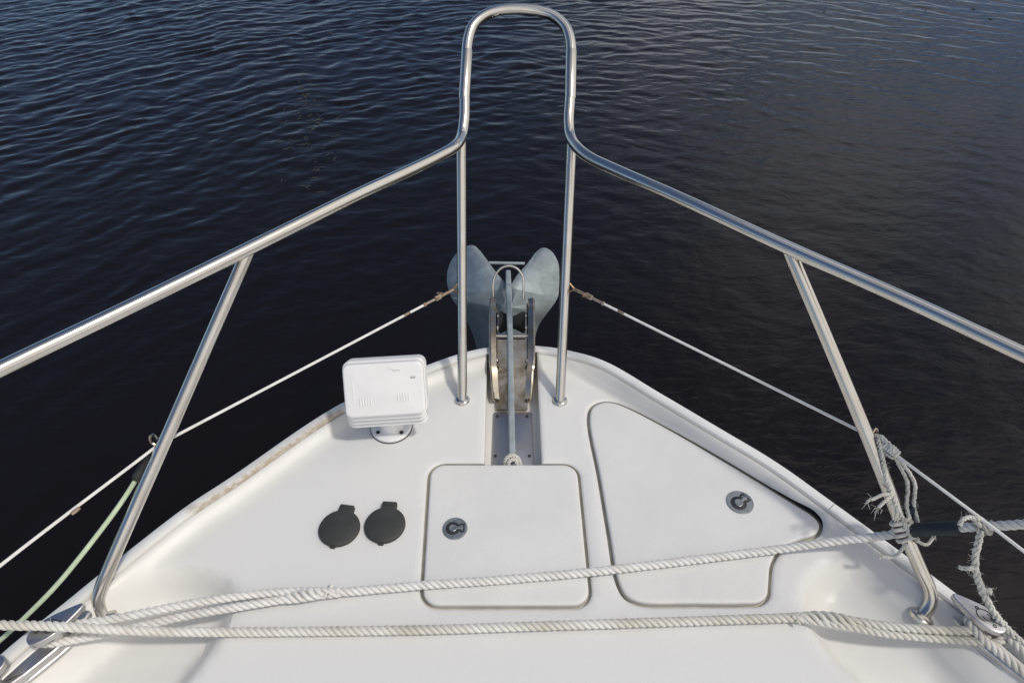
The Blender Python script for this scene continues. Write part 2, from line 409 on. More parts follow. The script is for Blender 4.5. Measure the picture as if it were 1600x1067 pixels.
# hatch gutters and the anchor channel walls
for h, oth in ((hatch1, channel), (hatch2, None)):
    n = len(h); r0 = np.c_[h, np.full(n, -.004)]; r1 = np.c_[h, np.full(n, -.016)]; r2 = np.c_[offset_poly(h, -.03), np.full(n, -.016)]; r3 = np.c_[offset_poly(h, -.03), np.full(n, -.05)]
    mid = (h+np.roll(h, -1, 0))/2; skip = inside(oth, mid) if oth is not None else np.zeros(n, bool)
    Fq = []
    for k in range(n):
        k2 = (k+1) % n
        if not skip[k]: Fq.append((k, k2, n+k2, n+k))
        Fq += [(n+k, n+k2, 2*n+k2, 2*n+k), (2*n+k, 2*n+k2, 3*n+k2, 3*n+k)]
    mb.add(np.vstack([r0, r1, r2, r3]), Fq, 0)
    mb.m[-len(Fq):] = [2]*len(Fq)
n = len(channel); mid = (channel+np.roll(channel, -1, 0))/2; sk = inside(hatch1, mid) | ~inside(OUTC, mid)
CHZ = -.055
mb.add(np.vstack([np.c_[channel, np.full(n, -.004)], np.c_[channel, np.full(n, CHZ+.008)], np.c_[offset_poly(channel, -.008), np.full(n, CHZ)]]),
       [(k, (k+1) % n, n+(k+1) % n, n+k) for k in range(n) if not sk[k]]+[(n+k, n+(k+1) % n, 2*n+(k+1) % n, 2*n+k) for k in range(n) if not sk[k]], 0)
mb.add([(-.07, CH0, CHZ), (.074, CH0, CHZ), (.07, 1.535, CHZ), (-.072, 1.535, CHZ)], [(0, 1, 2, 3)], 0)
GRIP = sstep(.095, .125, dist_poly(OUT, V2, False))*sstep(-.013, -.002, rec_depth(V2))
deck = mb.build('deck', [M_gel, M_non, M_gut], boat, sharp=28, origin=(0, 0, 0))
tag(deck, 'cream white moulded foredeck with two flush hatches and scooped side decks')
_i = sorted(int(np.argmin(np.linalg.norm(OUT-P(x, y, .02)[:2], axis=1))) for x, y in ((524, 636), (287, 793)))
stain_line = OUT[_i[0]:_i[1]]+NIN[_i[0]:_i[1]]*.031
def stain_of(q):
    s = np.clip(1.35-dist_poly(stain_line, q, False)/.0055, 0, 1)*.75
    blob = np.array([P(x, y, .02)[:2] for x, y in [(516, 650), (300, 796), (508, 656)]])
    for bq in blob: s = np.maximum(s, np.clip(1-np.linalg.norm(q-bq, axis=1)/.020, 0, 1)*.9)
    return s
def set_stain(ob):
    me = ob.data; co = np.zeros(len(me.vertices)*3); me.vertices.foreach_get('co', co); q = co.reshape(-1, 3)[:, :2]+WORLD[ob.name][:2]
    at = me.attributes.new('stain', 'FLOAT', 'POINT'); at.data.foreach_set('value', stain_of(q).astype(np.float32))
set_stain(deck)
_a = deck.data.attributes.new('grip', 'FLOAT', 'POINT'); _g = np.zeros(len(deck.data.vertices), np.float32); _g[:len(GRIP)] = GRIP; _a.data.foreach_set('value', _g)

# white strake capping the deck edge: three lengths butted together
SE = np.array([P(1221, 727+55, .02)[:2]])
iS = int(np.argmin(np.linalg.norm(OUT-P(1301, 784, .02)[:2], axis=1)))
iB = int(np.argmin(np.linalg.norm(OUT-P(800, 540, .02)[:2], axis=1)))
prof = [(.003, .0225), (.008, .0265), (.026, .0275), (.0315, .0255), (.0325, .022)]
prof_out = [(-.001, .010), (-.010, .004), (-.013, -.012), (-.010, -.028), (.0, -.034)]
def strake(i0, i1, ext=0):
    q = OUT[i0:i1].copy(); nn = NIN[i0:i1]
    if ext: q[-1] += (q[-1]-q[-2])*ext
    m = MB(); pr = prof_out[::-1]+prof; k = len(pr)
    V = np.stack([np.c_[q+nn*d, np.full(len(q), z)] for d, z in pr], 1)
    Fq = [(i*k+j, (i+1)*k+j, (i+1)*k+j+1, i*k+j+1) for i in range(len(q)-1) for j in range(k-1)]
    Fq += [tuple(range(k)), tuple((len(q)-1)*k+j for j in range(k))[::-1]]
    m.add(V, Fq); o = m.build('rubbing_strake', M_cap, boat, sharp=40); set_stain(o); return o
NO = len(OUT)
roller_gap = int(.058/.014)
a, b2 = sorted((iS, iB))
strake(2, iS, .86); strake(iS, iB-roller_gap); strake(iB+roller_gap, NO-2)
# hull skin below
m = MB(); rl = []
for z, kx, ky in ((-.03, 1, 0), (-.2, .985, .0), (-.6, .88, .02), (-1.0, .72, .06), (-1.6, .5, .2)):
    q = OUTC.copy(); q[:, 0] *= kx; q[:, 1] = q[:, 1]-ky*(q[:, 1]+1.1)*.6; rl.append(np.c_[q, np.full(len(q), z)])
m.rings(rl, cap1=True); hull = m.build('hull', M_hull, boat)

# ------------------------------------------------------------------ hatch lids
def lid(h, gap=.0078):
    p = offset_poly(h, -gap); n = len(p); m = MB()
    rl = [np.c_[offset_poly(p, -.001), np.full(n, -.0152)], np.c_[p, np.full(n, -.002)]]
    for k in range(1, 5):
        q = k/4*math.pi/2; rl.append(np.c_[offset_poly(p, -.006*(1-math.cos(q))), np.full(n, -.002+.006*math.sin(q))])
    rl.append(np.c_[offset_poly(p, -.016), np.full(n, .0046)])
    m.rings(rl); return m.build('hatch_lid', M_lid, boat, sharp=50)
lid1 = lid(hatch1); lid2 = lid(hatch2)
tag(lid1, 'square white locker lid behind the anchor channel'); tag(lid2, 'large tapered white locker lid on the starboard side')
# anchor channel bottom plate
m = MB(); pl = np.array([(-.057, CH0-.03), (.062, CH0-.03), (.058, P(0, 645, CHZ)[1]), (-.055, P(0, 645, CHZ)[1])])
m.prism(resample(rounded_poly(pl, .008), .006, True), CHZ-.002, CHZ+.005, .0015)
plate = m.build('chafe_plate', M_plate, boat)
m = MB()
for x, y in ((-.046, P(0, 714, CHZ)[1]), (.048, P(0, 714, CHZ)[1]), (.044, P(0, 652, CHZ)[1]), (-.043, P(0, 652, CHZ)[1])):
    m = MB(); m.lathe([(.0045, 0), (.0045, .0015), (.003, .0022), (.0005, .0012)], 14, Matrix.Translation((x, y, CHZ+.005))); m.build('screw', M_dark, plate)

def latch(parent, c, r, ang, flip):
    M = Matrix.Translation((c[0], c[1], .0046)) @ Matrix.Rotation(ang, 4, 'Z'); m = MB()
    m.lathe([(r, -.001), (r, .0012), (r*.96, .0028), (r*.88, .003), (r*.86, .0022), (r*.05, .0022)], 48, M, 0)
    # keyhole well as a flat dark plate, recess shade in its colour, lever on top
    a = np.linspace(0, 2*math.pi, 28, endpoint=False); cx = -.16*r
    well = [(cx+.58*r*math.cos(q), .58*r*math.sin(q)) for q in np.linspace(R(40), R(320), 22)]+[(.36*r, -.30*r), (.44*r, -.42*r), (.76*r, -.38*r), (.78*r, .38*r), (.44*r, .42*r), (.36*r, .30*r)]
    m.prism(well, .0022, .0027, .0002, M, 1)
    m.lathe([(.31*r, .0026), (.31*r, .0042), (.28*r, .0048), (.21*r, .0046), (.18*r, .0030), (.02*r, .0028)], 30, M @ Matrix.Translation((cx, 0, 0)), 0)
    m.prism([(.12*r, -.13*r), (.64*r, -.13*r), (.64*r, .13*r), (.12*r, .13*r)], .0026, .0048, .0006, M, 0)
    m.prism([(.44*r, -.24*r), (.60*r, -.24*r), (.60*r, .24*r), (.44*r, .24*r)], .0026, .0042, .0006, M, 0)
    o = m.build('latch', [M_latch, M_dark], parent); return o
latch(lid1, P(711, 826, .004), .0305, R(4), 1)
latch(lid2, P(1156, 785, .004), .034, R(38), 1)

# ------------------------------------------------------------------ bow rail
TUBE = .0148
RH = .61
k_h, y_h = .77, 1.76
left_side = [np.array(q) for q in [(-1.47, -.95, .02), (-1.47, -.94, .30), (-1.48, -.90, .52), (-1.47, -.82, .575), (-1.44, -.5, .585), (-1.38, -.1, .59)]]+[P(x, y, z) for x, y, z in [(-420, 790, .60), (-200, 677, .60), (0, 577, .60), (200, 481, .60), (388, 389, .605), (560, 304, .61), (650, 262, .61), (684, 245, .61)]]
right_side = [P(x, y, z) for x, y, z in [(924, 248, .61), (960, 265, .61), (1060, 309, .61), (1228, 386, .605), (1420, 471, .60), (1600, 555, .60), (1800, 648, .60), (2000, 745, .60)]]+[np.array(q) for q in [(1.40, -.1, .59), (1.46, -.5, .585), (1.49, -.82, .575), (1.50, -.90, .52), (1.49, -.94, .30), (1.49, -.95, .02)]]
hoop = [Pslope(x, y, RH, y_h, k_h) if y < 206 else P(x, y, RH) for x, y in [(711, 229), (722, 210), (725.5, 186), (726, 150), (728, 100), (731.5, 62), (739, 41), (755, 26), (778, 17), (808, 14.5), (840, 17.5), (865, 26), (883, 42), (891, 64), (892.5, 100), (890.5, 156), (888.5, 190), (891, 213), (905, 234)]]
rail_line = resample(catmull(np.array(left_side+hoop+right_side), 10), .012)
m = MB(); m.tube(rail_line, TUBE, 20)
rail = m.build('bow_rail', M_steel, boat); tag(rail, 'polished stainless steel tube rail looping out over the bow')
def sleeve(px0, py0, px1, py1):
    m = MB(); a = Pslope(px0, py0, RH, y_h, k_h); c = Pslope(px1, py1, RH, y_h, k_h)
    m.tube([a+(c-a)*t for t in (0, .02, .98, 1)], [TUBE, TUBE+.0009, TUBE+.0009, TUBE], 24); m.build('joint_sleeve', M_steel, rail)
sleeve(725.2, 156, 729.8, 80); sleeve(891, 156, 892.6, 80)
def flange(parent, c, nrm, r=.026):
    q = Vector(nrm).normalized().to_track_quat('Z', 'Y').to_matrix().to_4x4(); M = Matrix.Translation(Vector(c)) @ q; m = MB()
    m.lathe([(r, -.004), (r, .004), (r*.9, .007), (TUBE+.004, .009), (TUBE+.001, .011)], 32, M); m.build('base_flange', M_steel, parent)
posts = {}
for px0, py0, px1, py1 in ((722.5, 626, 723, 215), (875, 627, 888.5, 219)):
    a = P(px0, py0, 0); c = rail_line[np.argmin(np.linalg.norm(rail_line-P(px1, py1, RH), axis=1))]-np.array([0, 0, .004]); posts[px0] = (a, c)
    m = MB(); m.tube(resample([a-(c-a)*.01, c], .03), TUBE-.0010, 20); m.build('post', M_steel, rail)
    flange(rail, (a[0], a[1], 0), (0, 0, 1), .0215)
def stanchion(path_px, zb, ztop):
    y0, y1 = path_px[-1][1], path_px[0][1]
    top = P(*path_px[0], ztop); bot = P(*path_px[-1], zb)
    pp = []
    for x, y in path_px:
        # on the leaning plane through base and top that runs athwartships
        k = (ztop-zb)/(top[1]-bot[1]); pp.append(Pslope(x, y, zb, bot[1], k))
    return pp
stL_px = [(389, 390), (321, 545), (253, 700), (203, 812), (170, 888), (158, 918), (153, 938), (157, 955), (163, 966)]
stR_px = [(1231, 388), (1289, 524), (1347, 662), (1381, 746), (1414, 832), (1440, 893), (1452, 920), (1454, 938), (1448, 953), (1440, 963)]
ST = []
for pth in (stL_px, stR_px):
    x0, y0 = pth[-1]; q = P(x0, y0, -.03); zb = zdeck(q[0], q[1]); q = P(x0, y0, zb); zb = zdeck(q[0], q[1])
    pp = stanchion(pth, zb+.003, .600); ST.append(pp)
    m = MB(); m.tube(resample(catmull(pp, 10), .012), TUBE-.0004, 20); m.build('stanchion', M_steel, rail)
    d = pp[-2]-pp[-1]; d = d/np.linalg.norm(d); flange(rail, pp[-1], Vector((0, 0, 1))*.55+Vector(d)*.6, .027)
def st_at(side, py):                             # point on a stanchion's centre line at a picture height
    pth = (stL_px, stR_px)[side]; pp = ST[side]
    for i in range(len(pth)-1):
        if pth[i][1] <= py <= pth[i+1][1]:
            t = (py-pth[i][1])/(pth[i+1][1]-pth[i][1]); return pp[i]+(pp[i+1]-pp[i])*t
def post_at(px0, py):
    a, c = posts[px0]; lo, hi = 0., 1.
    def proj(t):
        q = a+(c-a)*t-np.array([0, 0, CAM_H]); return 533.5-FPX*(q@UP)/(q@FW)
    for _ in range(40):
        mid = (lo+hi)/2
        if proj(mid) > py: lo = mid
        else: hi = mid
    return a+(c-a)*lo

# ------------------------------------------------------------------ lifelines
def lifeline(pA, pB, side, nxt):
    v = pB-pA; Lh = np.linalg.norm(v); u = v/Lh
    m = MB(); m.tube(resample([pA+u*.10, pB], .05), .0034, 10); m.tube(resample(catmull([pB, nxt, np.array([math.copysign(1.38, pB[0]), -.1, .275]), np.array([math.copysign(1.475, pB[0]), -.94, .28])], 8), .05), .0034, 10)
    ln = m.build('lifeline', M_wire, boat); tag(ln, 'thin white coated guard wire with rusty end fittings')
    m = MB(); m.tube([pA+u*t for t in (.012, .06)], .0042, 10); m.tube([pA+u*t for t in (.055, .057, .074, .076)], [.005, .0072, .0072, .005], 8); m.tube([pA+u*t for t in (.075, .108)], .0036, 10)
    m.tube([pA+u*t for t in (.106, .108, .114, .116)], [.003, .0058, .0058, .003], 8)
    nrm = np.cross(u, [0, 0, 1.]); nrm /= np.linalg.norm(nrm)
    m.box((0, 0, 0), (.016, .004, .012), Matrix.Translation(Vector(pA+u*.055+nrm*.004+np.array([0, 0, .004]))))
    m.build('turnbuckle', M_rust, ln)
    m = MB(); m.tube([pA+u*t for t in (.16, .18)], .0038, 10); m.build('rust_ring', M_rust, ln)
    m = MB(); m.tube(resample([pA-u*.004+np.array([0, 0, .012]), pA+u*.015, pA+np.array([0, 0, -.014])], .004), .003, 8)
    m.build('eye_lug', M_rust, ln)
    return ln
pL = post_at(722.5, 450)+np.array([-TUBE, .0, 0]); pR = post_at(875, 449)+np.array([TUBE, 0, 0])
sL = st_at(0, 702)+np.array([-.012, .012, 0]); sR = st_at(1, 690)+np.array([.012, .012, 0])
nL = P(-60, 931, sL[2]); nR = P(1700, 940, sR[2])
lifeline(pL, sL, 0, nL); lifeline(pR, sR, 1, nR)
m = MB(); q = sL
m.tube(resample(catmull([q+np.array(o) for o in [(.006, .0, .02), (-.004, .008, .026), (-.014, .006, .018), (-.012, .002, .004), (-.002, 0, -.002)]], 6), .003), .0032, 8)
m.build('wire_hook', M_steel2, rail)
m = MB(); q = sR
m.tube(resample(catmull([q+np.array(o) for o in [(-.006, .0, .014), (.002, .008, .02), (.008, .006, .012), (.006, .0, -.004)]], 6), .003), .0032, 8)
m.build('wire_hook', M_steel2, rail)
m = MB(); u = (nL-sL)/np.linalg.norm(nL-sL); tq = P(118, 798, sL[2]); m.tube([tq+u*t for t in (-.009, -.004, .004, .009)], [.0036, .0042, .0042, .0036], 10); m.build('rust_ring', M_rust, boat)

# ------------------------------------------------------------------ bow roller
roller = empty('bow_roller', (0, 1.35, CHZ), boat); tag(roller, 'weathered stainless anchor roller tray with upright side cheeks')
tr0, tr1 = P(0, 640, CHZ+.01)[1], P(0, 535, -.005)[1]
def quad_strip(m, A, B, th):                     # plate between two polylines with thickness along its normal
    A = np.array(A, float); B = np.array(B, float); n = len(A)
    t = np.gradient(A, axis=0); nn = np.cross(t, B-A); nn /= np.linalg.norm(nn, axis=1)[:, None]
    V = np.vstack([A, B, A+nn*th, B+nn*th]); F = []
    for i in range(n-1):
        F += [(i, i+1, n+i+1, n+i), (2*n+i, 3*n+i, 3*n+i+1, 2*n+i+1), (i, 2*n+i, 2*n+i+1, i+1), (n+i, n+i+1, 3*n+i+1, 3*n+i)]
    F += [(0, n, 3*n, 2*n), (n-1, 3*n-1, 4*n-1, 2*n-1)][:1]+[(n-1, 3*n-1, 4*n-1, 2*n-1)]
    m.add(V, F)
m = MB(); xw = .046
quad_strip(m, [(-xw, tr0, CHZ+.008), (-xw, tr0+.05, CHZ+.012), (-xw, tr1-.06, -.02), (-xw, tr1, .004), (-xw, tr1+.012, -.004)],
              [(xw, tr0, CHZ+.008), (xw, tr0+.05, CHZ+.012), (xw, tr1-.06, -.02), (xw, tr1, .004), (xw, tr1+.012, -.004)], -.004)
m.build('tray', M_steel2, roller)
for s in (-1, 1):
    m = MB()
    yb = [tr0+.03, tr0+.05, tr0+.09, 1.45, 1.56, 1.66, 1.735]
    zb = [CHZ+.01, CHZ+.012, CHZ+.015, -.035, -.02, .0, .03]; zt = [CHZ+.02, -.012, .018, .03, .045, .055, .052]
    xi = [xw+.001]*7; xo = [.051, .054, .057, .060, .063, .065, .066]
    quad_strip(m, [(s*a, y, z) for a, y, z in zip(xi, yb, zb)], [(s*a, y, z) for a, y, z in zip(xo, yb, zt)], s*.004)
    m.tube(catmull([(s*(a+.003), y, z) for a, y, z in zip(xo, yb, zt)], 5), .0050, 10)
    ck = m.build('cheek', M_steel2, roller)
    m = MB(); quad_strip(m, [(s*(a-.014), y, z+.003) for a, y, z in zip(xo, yb, zt)], [(s*(a+.002), y, z+.006) for a, y, z in zip(xo, yb, zt)], s*.003)
    m.build('cheek_flange', M_steel2, ck)
m = MB(); m.tube([(-.056, 1.60, .012), (.056, 1.60, .012)], .0055, 14)
for s in (-1, 1): m.tube([(s*.053, 1.60, .012), (s*.066, 1.60, .012)], .009, 6)
m.build('cross_pin', M_steel, roller)
m = MB(); MR = Matrix.Translation((0, 1.685, -.004)) @ Matrix.Rotation(math.pi/2, 4, 'Y')
m.lathe([(.014, -.043), (.034, -.043), (.036, -.035), (.024, -.012), (.020, 0), (.024, .012), (.036, .035), (.034, .043), (.014, .043)], 28, MR); m.build('roller_wheel', M_shadowgap, roller)
m = MB(); 
for s in (-1, 1):
    for yy, zz in ((1.50, .0), (1.685, .02), (1.62, .028)):
        m = MB(); m.lathe([(.008, -.002), (.008, .003), (.004, .006)], 6, Matrix.Translation((s*.0455, yy, zz)) @ Matrix.Rotation(-s*math.pi/2, 4, 'Y')); m.build('bolt', M_steel, roller)
bz = [P(771, 466, .05), P(770.5, 446, .09), P(773, 432, .115), P(782, 420, .135), P(795, 415.5, .142), P(808, 420, .135), P(816.5, 432, .115), P(818, 446, .09), P(818, 466, .05)]
m = MB(); m.tube(resample(catmull(bz, 8), .006), .0037, 10); m.build('retaining_bail', M_steel, roller)

# ------------------------------------------------------------------ anchor
anchor = empty('anchor', P(797, 470, 0)); tag(anchor, 'blue grey galvanised plough anchor stowed in the bow roller', 'anchor')
sh = [(800.5, 716, -.012), (800, 690, .0), (798.5, 600, .022), (797, 520, .045), (795.5, 470, .062), (794.5, 440, .058), (794, 422, .045)]
sp = PL(sh); m = MB()
cs = catmull(sp, 8); n = len(cs); wdt = np.interp(np.linspace(0, 1, n), [0, .5, .75, 1], [.0085, .0085, .0098, .008]); hgt = np.interp(np.linspace(0, 1, n), [0, .3, .7, 1], [.022, .03, .05, .045])
rl = [np.array([(c[0]+a*w_, c[1], c[2]+b_) for a, b_ in ((-1, -h_), (1, -h_), (1, -.003), (.6, .0), (-.6, .0), (-1, -.003))]) for c, w_, h_ in zip(cs, wdt, hgt)]
m.rings(rl, cap0=True); m.build('shank', M_galv, anchor, sharp=30)
def wing(s):
    # outline (photo), heights: the wing folds along a line from the crown to its outer edge
    if s < 0: pts_ = [(792, 446, .012), (779, 430, .017), (766, 414, .02), (752, 395, .024), (744, 386, .025), (737, 383, .025), (722, 388, .02), (707, 404, .0), (699, 425, -.02), (699, 445, -.04), (706, 466, -.06), (722, 488, -.10), (733, 508, -.15), (742, 532, -.21), (752, 565, -.30), (786, 600, -.40)]
    else: pts_ = [(798, 446, .012), (808, 430, .017), (822, 414, .02), (834, 399, .024), (842, 390, .025), (850, 387, .025), (862, 393, .02), (872, 410, .0), (874, 430, -.02), (873.5, 448, -.035), (871, 466, -.055), (852, 493, -.10), (841, 510, -.15), (835, 532, -.21), (826, 565, -.30), (794, 600, -.40)]
    o = catmull(PL(pts_), 4)
    ctr = np.array(P(795+s*3, 480, -.055)); ctr2 = np.array(P(794+s*2, 540, -.22))
    fold = np.array(P(795+s*12, 452, .002))
    n = len(o); V = list(o)+[fold, ctr, ctr2]; Fq = []
    iO = 10*4; iL = 13*4
    for i in range(n-1):
        c = n if i < iO else (n+1 if i < iL else n+2)
        Fq.append((i, i+1, c))
    Fq += [(iO, n+1, n), (iL, n+2, n+1), (n, n+1, 0), (n+1, n+2, n-1)]
    if s > 0: Fq = [f[::-1] for f in Fq]
    m = MB(); m.add(V, Fq); w_ = m.build('fluke', M_galv, anchor, sharp=9)
    md = w_.modifiers.new('thickness', 'SOLIDIFY'); md.thickness = .007; md.offset = -1
    return w_
wing(-1); wing(1)
m = MB(); m.tube([P(764, 411, .012), P(820, 412, .012)], .006, 12); m.build('roll_rod', M_galv, anchor)

# ------------------------------------------------------------------ searchlight
base = P(612, 668, 0); lamp = empty('searchlight', base, boat); tag(lamp, 'white box shaped searchlight on a round pedestal, tilted back')
m = MB(); T0 = Matrix.Translation((base[0], base[1], 0))
m.lathe([(.0575, -.001), (.0575, .003)], 48, T0, 1)
m.lathe([(.056, .003), (.056, .009), (.053, .012), (.036, .013), (.033, .016), (.031, .03), (.030, .10)], 48, T0, 0)
m.build('pedestal', [M_white, M_shadowgap], lamp)
m = MB()
for ax, ay in ((-.032, -.028), (.032, -.028), (.032, .03), (-.032, .03)):
    m = MB(); m.lathe([(.0055, .012), (.0055, .0145), (.003, .0148), (.001, .0135)], 14, T0 @ Matrix.Translation((ax, ay, 0))); m.build('screw', M_dark, lamp)
# body: stacked fins behind a smooth back cover; local x across, y up the cover, z out of the cover
fc = P(600, 609, .185)
MF = Matrix.Translation(Vector(fc)) @ Matrix.Rotation(R(5), 4, 'Z') @ Matrix.Rotation(R(90-36), 4, 'X')
def rrect(w_, h_, r, cx=0, cy=0): return resample(rounded_poly([(cx-w_/2, cy-h_/2), (cx+w_/2, cy-h_/2), (cx+w_/2, cy+h_/2), (cx-w_/2, cy+h_/2)], r), .004, True)
m = MB(); m.prism(rrect(.204, .138, .017), -.020, 0, .006, MF, 0, 4); cover = m.build('back_cover', M_white, lamp)
for k in range(3):
    m = MB(); m.prism(rrect(.204+.002*k, .138, .018, 0, -.0115*(k+1)), -.0105-.0125*(k+1), -.003-.0125*(k+1), .002, MF, 0, 3); fin = m.build('cooling_fin', M_white, lamp); m = MB(); zf = -.003-.0125*(k+1); m.prism(rrect(.205+.002*k, .1405, .0185, 0, -.0115*k), zf-.001, zf+.0004, .0003, MF); m.build('fin_shade_line', M_mark, fin)  # thin grey strips paint the shadow line under each fin step
m = MB(); m.prism(rrect(.196, .140, .018, 0, -.010), -.060, -.0165, .001, MF, 1); m.prism(rrect(.212, .150, .02, 0, .0), -.085, -.0225, .006, MF, 0)  # inner block coloured black to stand for shade in the fin gaps
m.prism(rrect(.19, .13, .02, 0, .0), -.11, -.080, .006, MF, 0)
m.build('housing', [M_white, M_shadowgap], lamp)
m = MB()
for gx0, gy0 in ((-.062, -.03), (.034, -.022)):
    for k in range(5): m = MB(); m.prism(rrect(.0026, .027-.003*abs(k-2), .0012, gx0+.0068*k, gy0), -.0005, .0020, .0006, MF); m.build('vent_rib', M_white, cover)
m = MB(); m.prism(rrect(.0018, .06, .0008, -.078, .0), -.0005, .0012, .0004, MF); m.build('edge_rib', M_white, cover)
m = MB(); m.prism(rrect(.015, .006, .0028, .075, .028), -.0005, .0012, .0004, MF); m.build('catch', M_mark, cover)
m = MB()
def mark(pl): m.tube(xf(MF, np.c_[catmull(np.array(pl), 5), np.full((len(pl)-1)*5+1, .0002)]), .0005, 5)
mark([(.012, .056), (.022, .051), (.034, .049), (.044, .05)]); mark([(.024, .051), (.028, .046), (.036, .046)]); mark([(.034, .049), (.038, .0475), (.043, .047)])
m.build('printed_mark', M_mark, cover)

# ------------------------------------------------------------------ black socket caps
def cap(c, rot):
    o = np.array([c[0], c[1], 0]); root = empty('socket_cap', o, boat); M = Matrix.Translation(Vector(o)) @ Matrix.Rotation(rot, 4, 'Z')
    m = MB(); r = .0495
    m.lathe([(r*.96, -.001), (r, .003), (r, .008), (r*.97, .0105), (r*.9, .0118), (r*.45, .0135), (.001, .014)], 56, M); m.build('lid', M_rubber, root, sharp=60)
    m = MB(); m.prism(rrect(.037, .022, .003, 0, r+.003), -.001, .0125, .002, M); m.prism(rrect(.025, .009, .002, 0, r+.007), .010, .0142, .0015, M); m.build('hinge', M_rubber, root)
    m = MB()                                     # faint moulded mark
    for q in ((-.006, 0), (.002, 0)): m.tube(xf(M, [(q[0]-.004, .012, .0138), (q[0], .006, .0139), (q[0]+.004, .012, .0138)]), .0006, 5)
    m.build('moulded_mark', M_rubber, root)
    m = MB(); m.prism(rrect(.014, .006, .002, 0, -r-.0005), -.001, .006, .001, M); m.build('pull_tab', M_rubber, root)
    return root
c1 = cap(P(531, 827, 0), R(-9)); tag(c1, 'black rubber socket cap, the further from the square lid')
c2 = cap(P(602, 822, 0), R(-4)); tag(c2, 'black rubber socket cap, the nearer to the square lid')

# ------------------------------------------------------------------ cleats
def cleat(side):
    # along-edge frame
    if side < 0: f0, f1, nose, tail, bz0 = P(150, 965, -.02), P(2, 1075, -.02), P(131, 943, .06), P(42, 1004, .06), 0
    else: f0, f1, nose, tail, bz0 = P(1462, 940, -.01), P(1625, 1075, -.02), P(1488, 928, .06), P(1572, 986, .06), 0
    o = (f0+f1)/2; root = empty('cleat', (o[0], o[1], zdeck(o[0], o[1])), boat)
    tag(root, 'polished mooring cleat on the port side deck edge' if side < 0 else 'polished mooring cleat on the starboard side deck edge')
    d = (f1-f0)[:2]; Lb = np.linalg.norm(d); d /= Lb; nr = np.array([-d[1], d[0]])
    th = math.atan2(d[1], d[0])
    zb = min(zdeck(*(f0[:2]+d*Lb*t)) for t in (.1, .5, .9)); zt = .010
    M = Matrix.Translation((f0[0], f0[1], 0)) @ Matrix.Rotation(th, 4, 'Z')
    lens = [(0, .004), (.02, .017), (.07, .031), (.15, .037), (Lb-.05, .037), (Lb+.03, .028), (Lb+.08, .004)]
    out = catmull([(x, y) for x, y in lens]+[(x, -y) for x, y in lens[::-1]], 5, True)
    out = resample(out, .006, True); m = MB(); m.prism(out, zb-.02, zt+.006, .006, M, 0, 4)
    m.prism(offset_poly(ccw(out), .004), zb-.02, zt-.012, .003, M, 0, 3)
    m.build('base_plate', M_cast, root)
    # two leaf shaped heads, each on its own post
    dd = (tail-nose)[:2]; Ll = np.linalg.norm(dd); dd /= Ll; t2 = math.atan2(dd[1], dd[0])
    gp = .04 if side < 0 else .10
    for k in range(2):
        if k == 0: Mh = Matrix.Translation((nose[0], nose[1], 0)) @ Matrix.Rotation(t2, 4, 'Z')
        else: Mh = Matrix.Translation((nose[0]+dd[0]*(2*Ll+gp), nose[1]+dd[1]*(2*Ll+gp), 0)) @ Matrix.Rotation(t2+math.pi, 4, 'Z')
        tq = np.linspace(0, math.pi, 26); xx = Ll*(1-np.cos(tq))/2; hw = .0255*np.sin(tq)**.75*(.50+.50*sstep(0, .75, xx/Ll))
        ol = resample(np.vstack([np.c_[xx, hw], np.c_[xx, -hw][-2:0:-1]]), .005, True)
        m = MB(); m.prism(ol, .050, .063, .0035, Mh, 0, 4); hd = m.build('horn', M_cast, root)
        m = MB(); Mp = Mh @ Matrix.Translation((Ll*.60, 0, 0)); m.lathe([(.026, zt), (.019, .012), (.016, .03), (.020, .052)], 28, Mp); m.build('neck', M_cast, root)
        if k == 0:
            m = MB(); Me = Mh @ Matrix.Translation((Ll*.62, 0, .0632)); q = .013
            def arc(a0, a1, rr, cx=0, cy=0): m.tube(xf(Me, [(cx+rr*math.cos(R(a))*1.25, cy+rr*math.sin(R(a)), 0) for a in np.linspace(a0, a1, 16)]), .0010, 6)
            arc(40, 290, q, -.002, 0); arc(220, 470, q*.55, .003, 0); arc(0, 360, .0026, .021, -.008); arc(0, 300, .0026, -.020, .006)
            m.build('engraved_emblem', M_dark, hd)
    return root
cleat(-1); cleat(1)

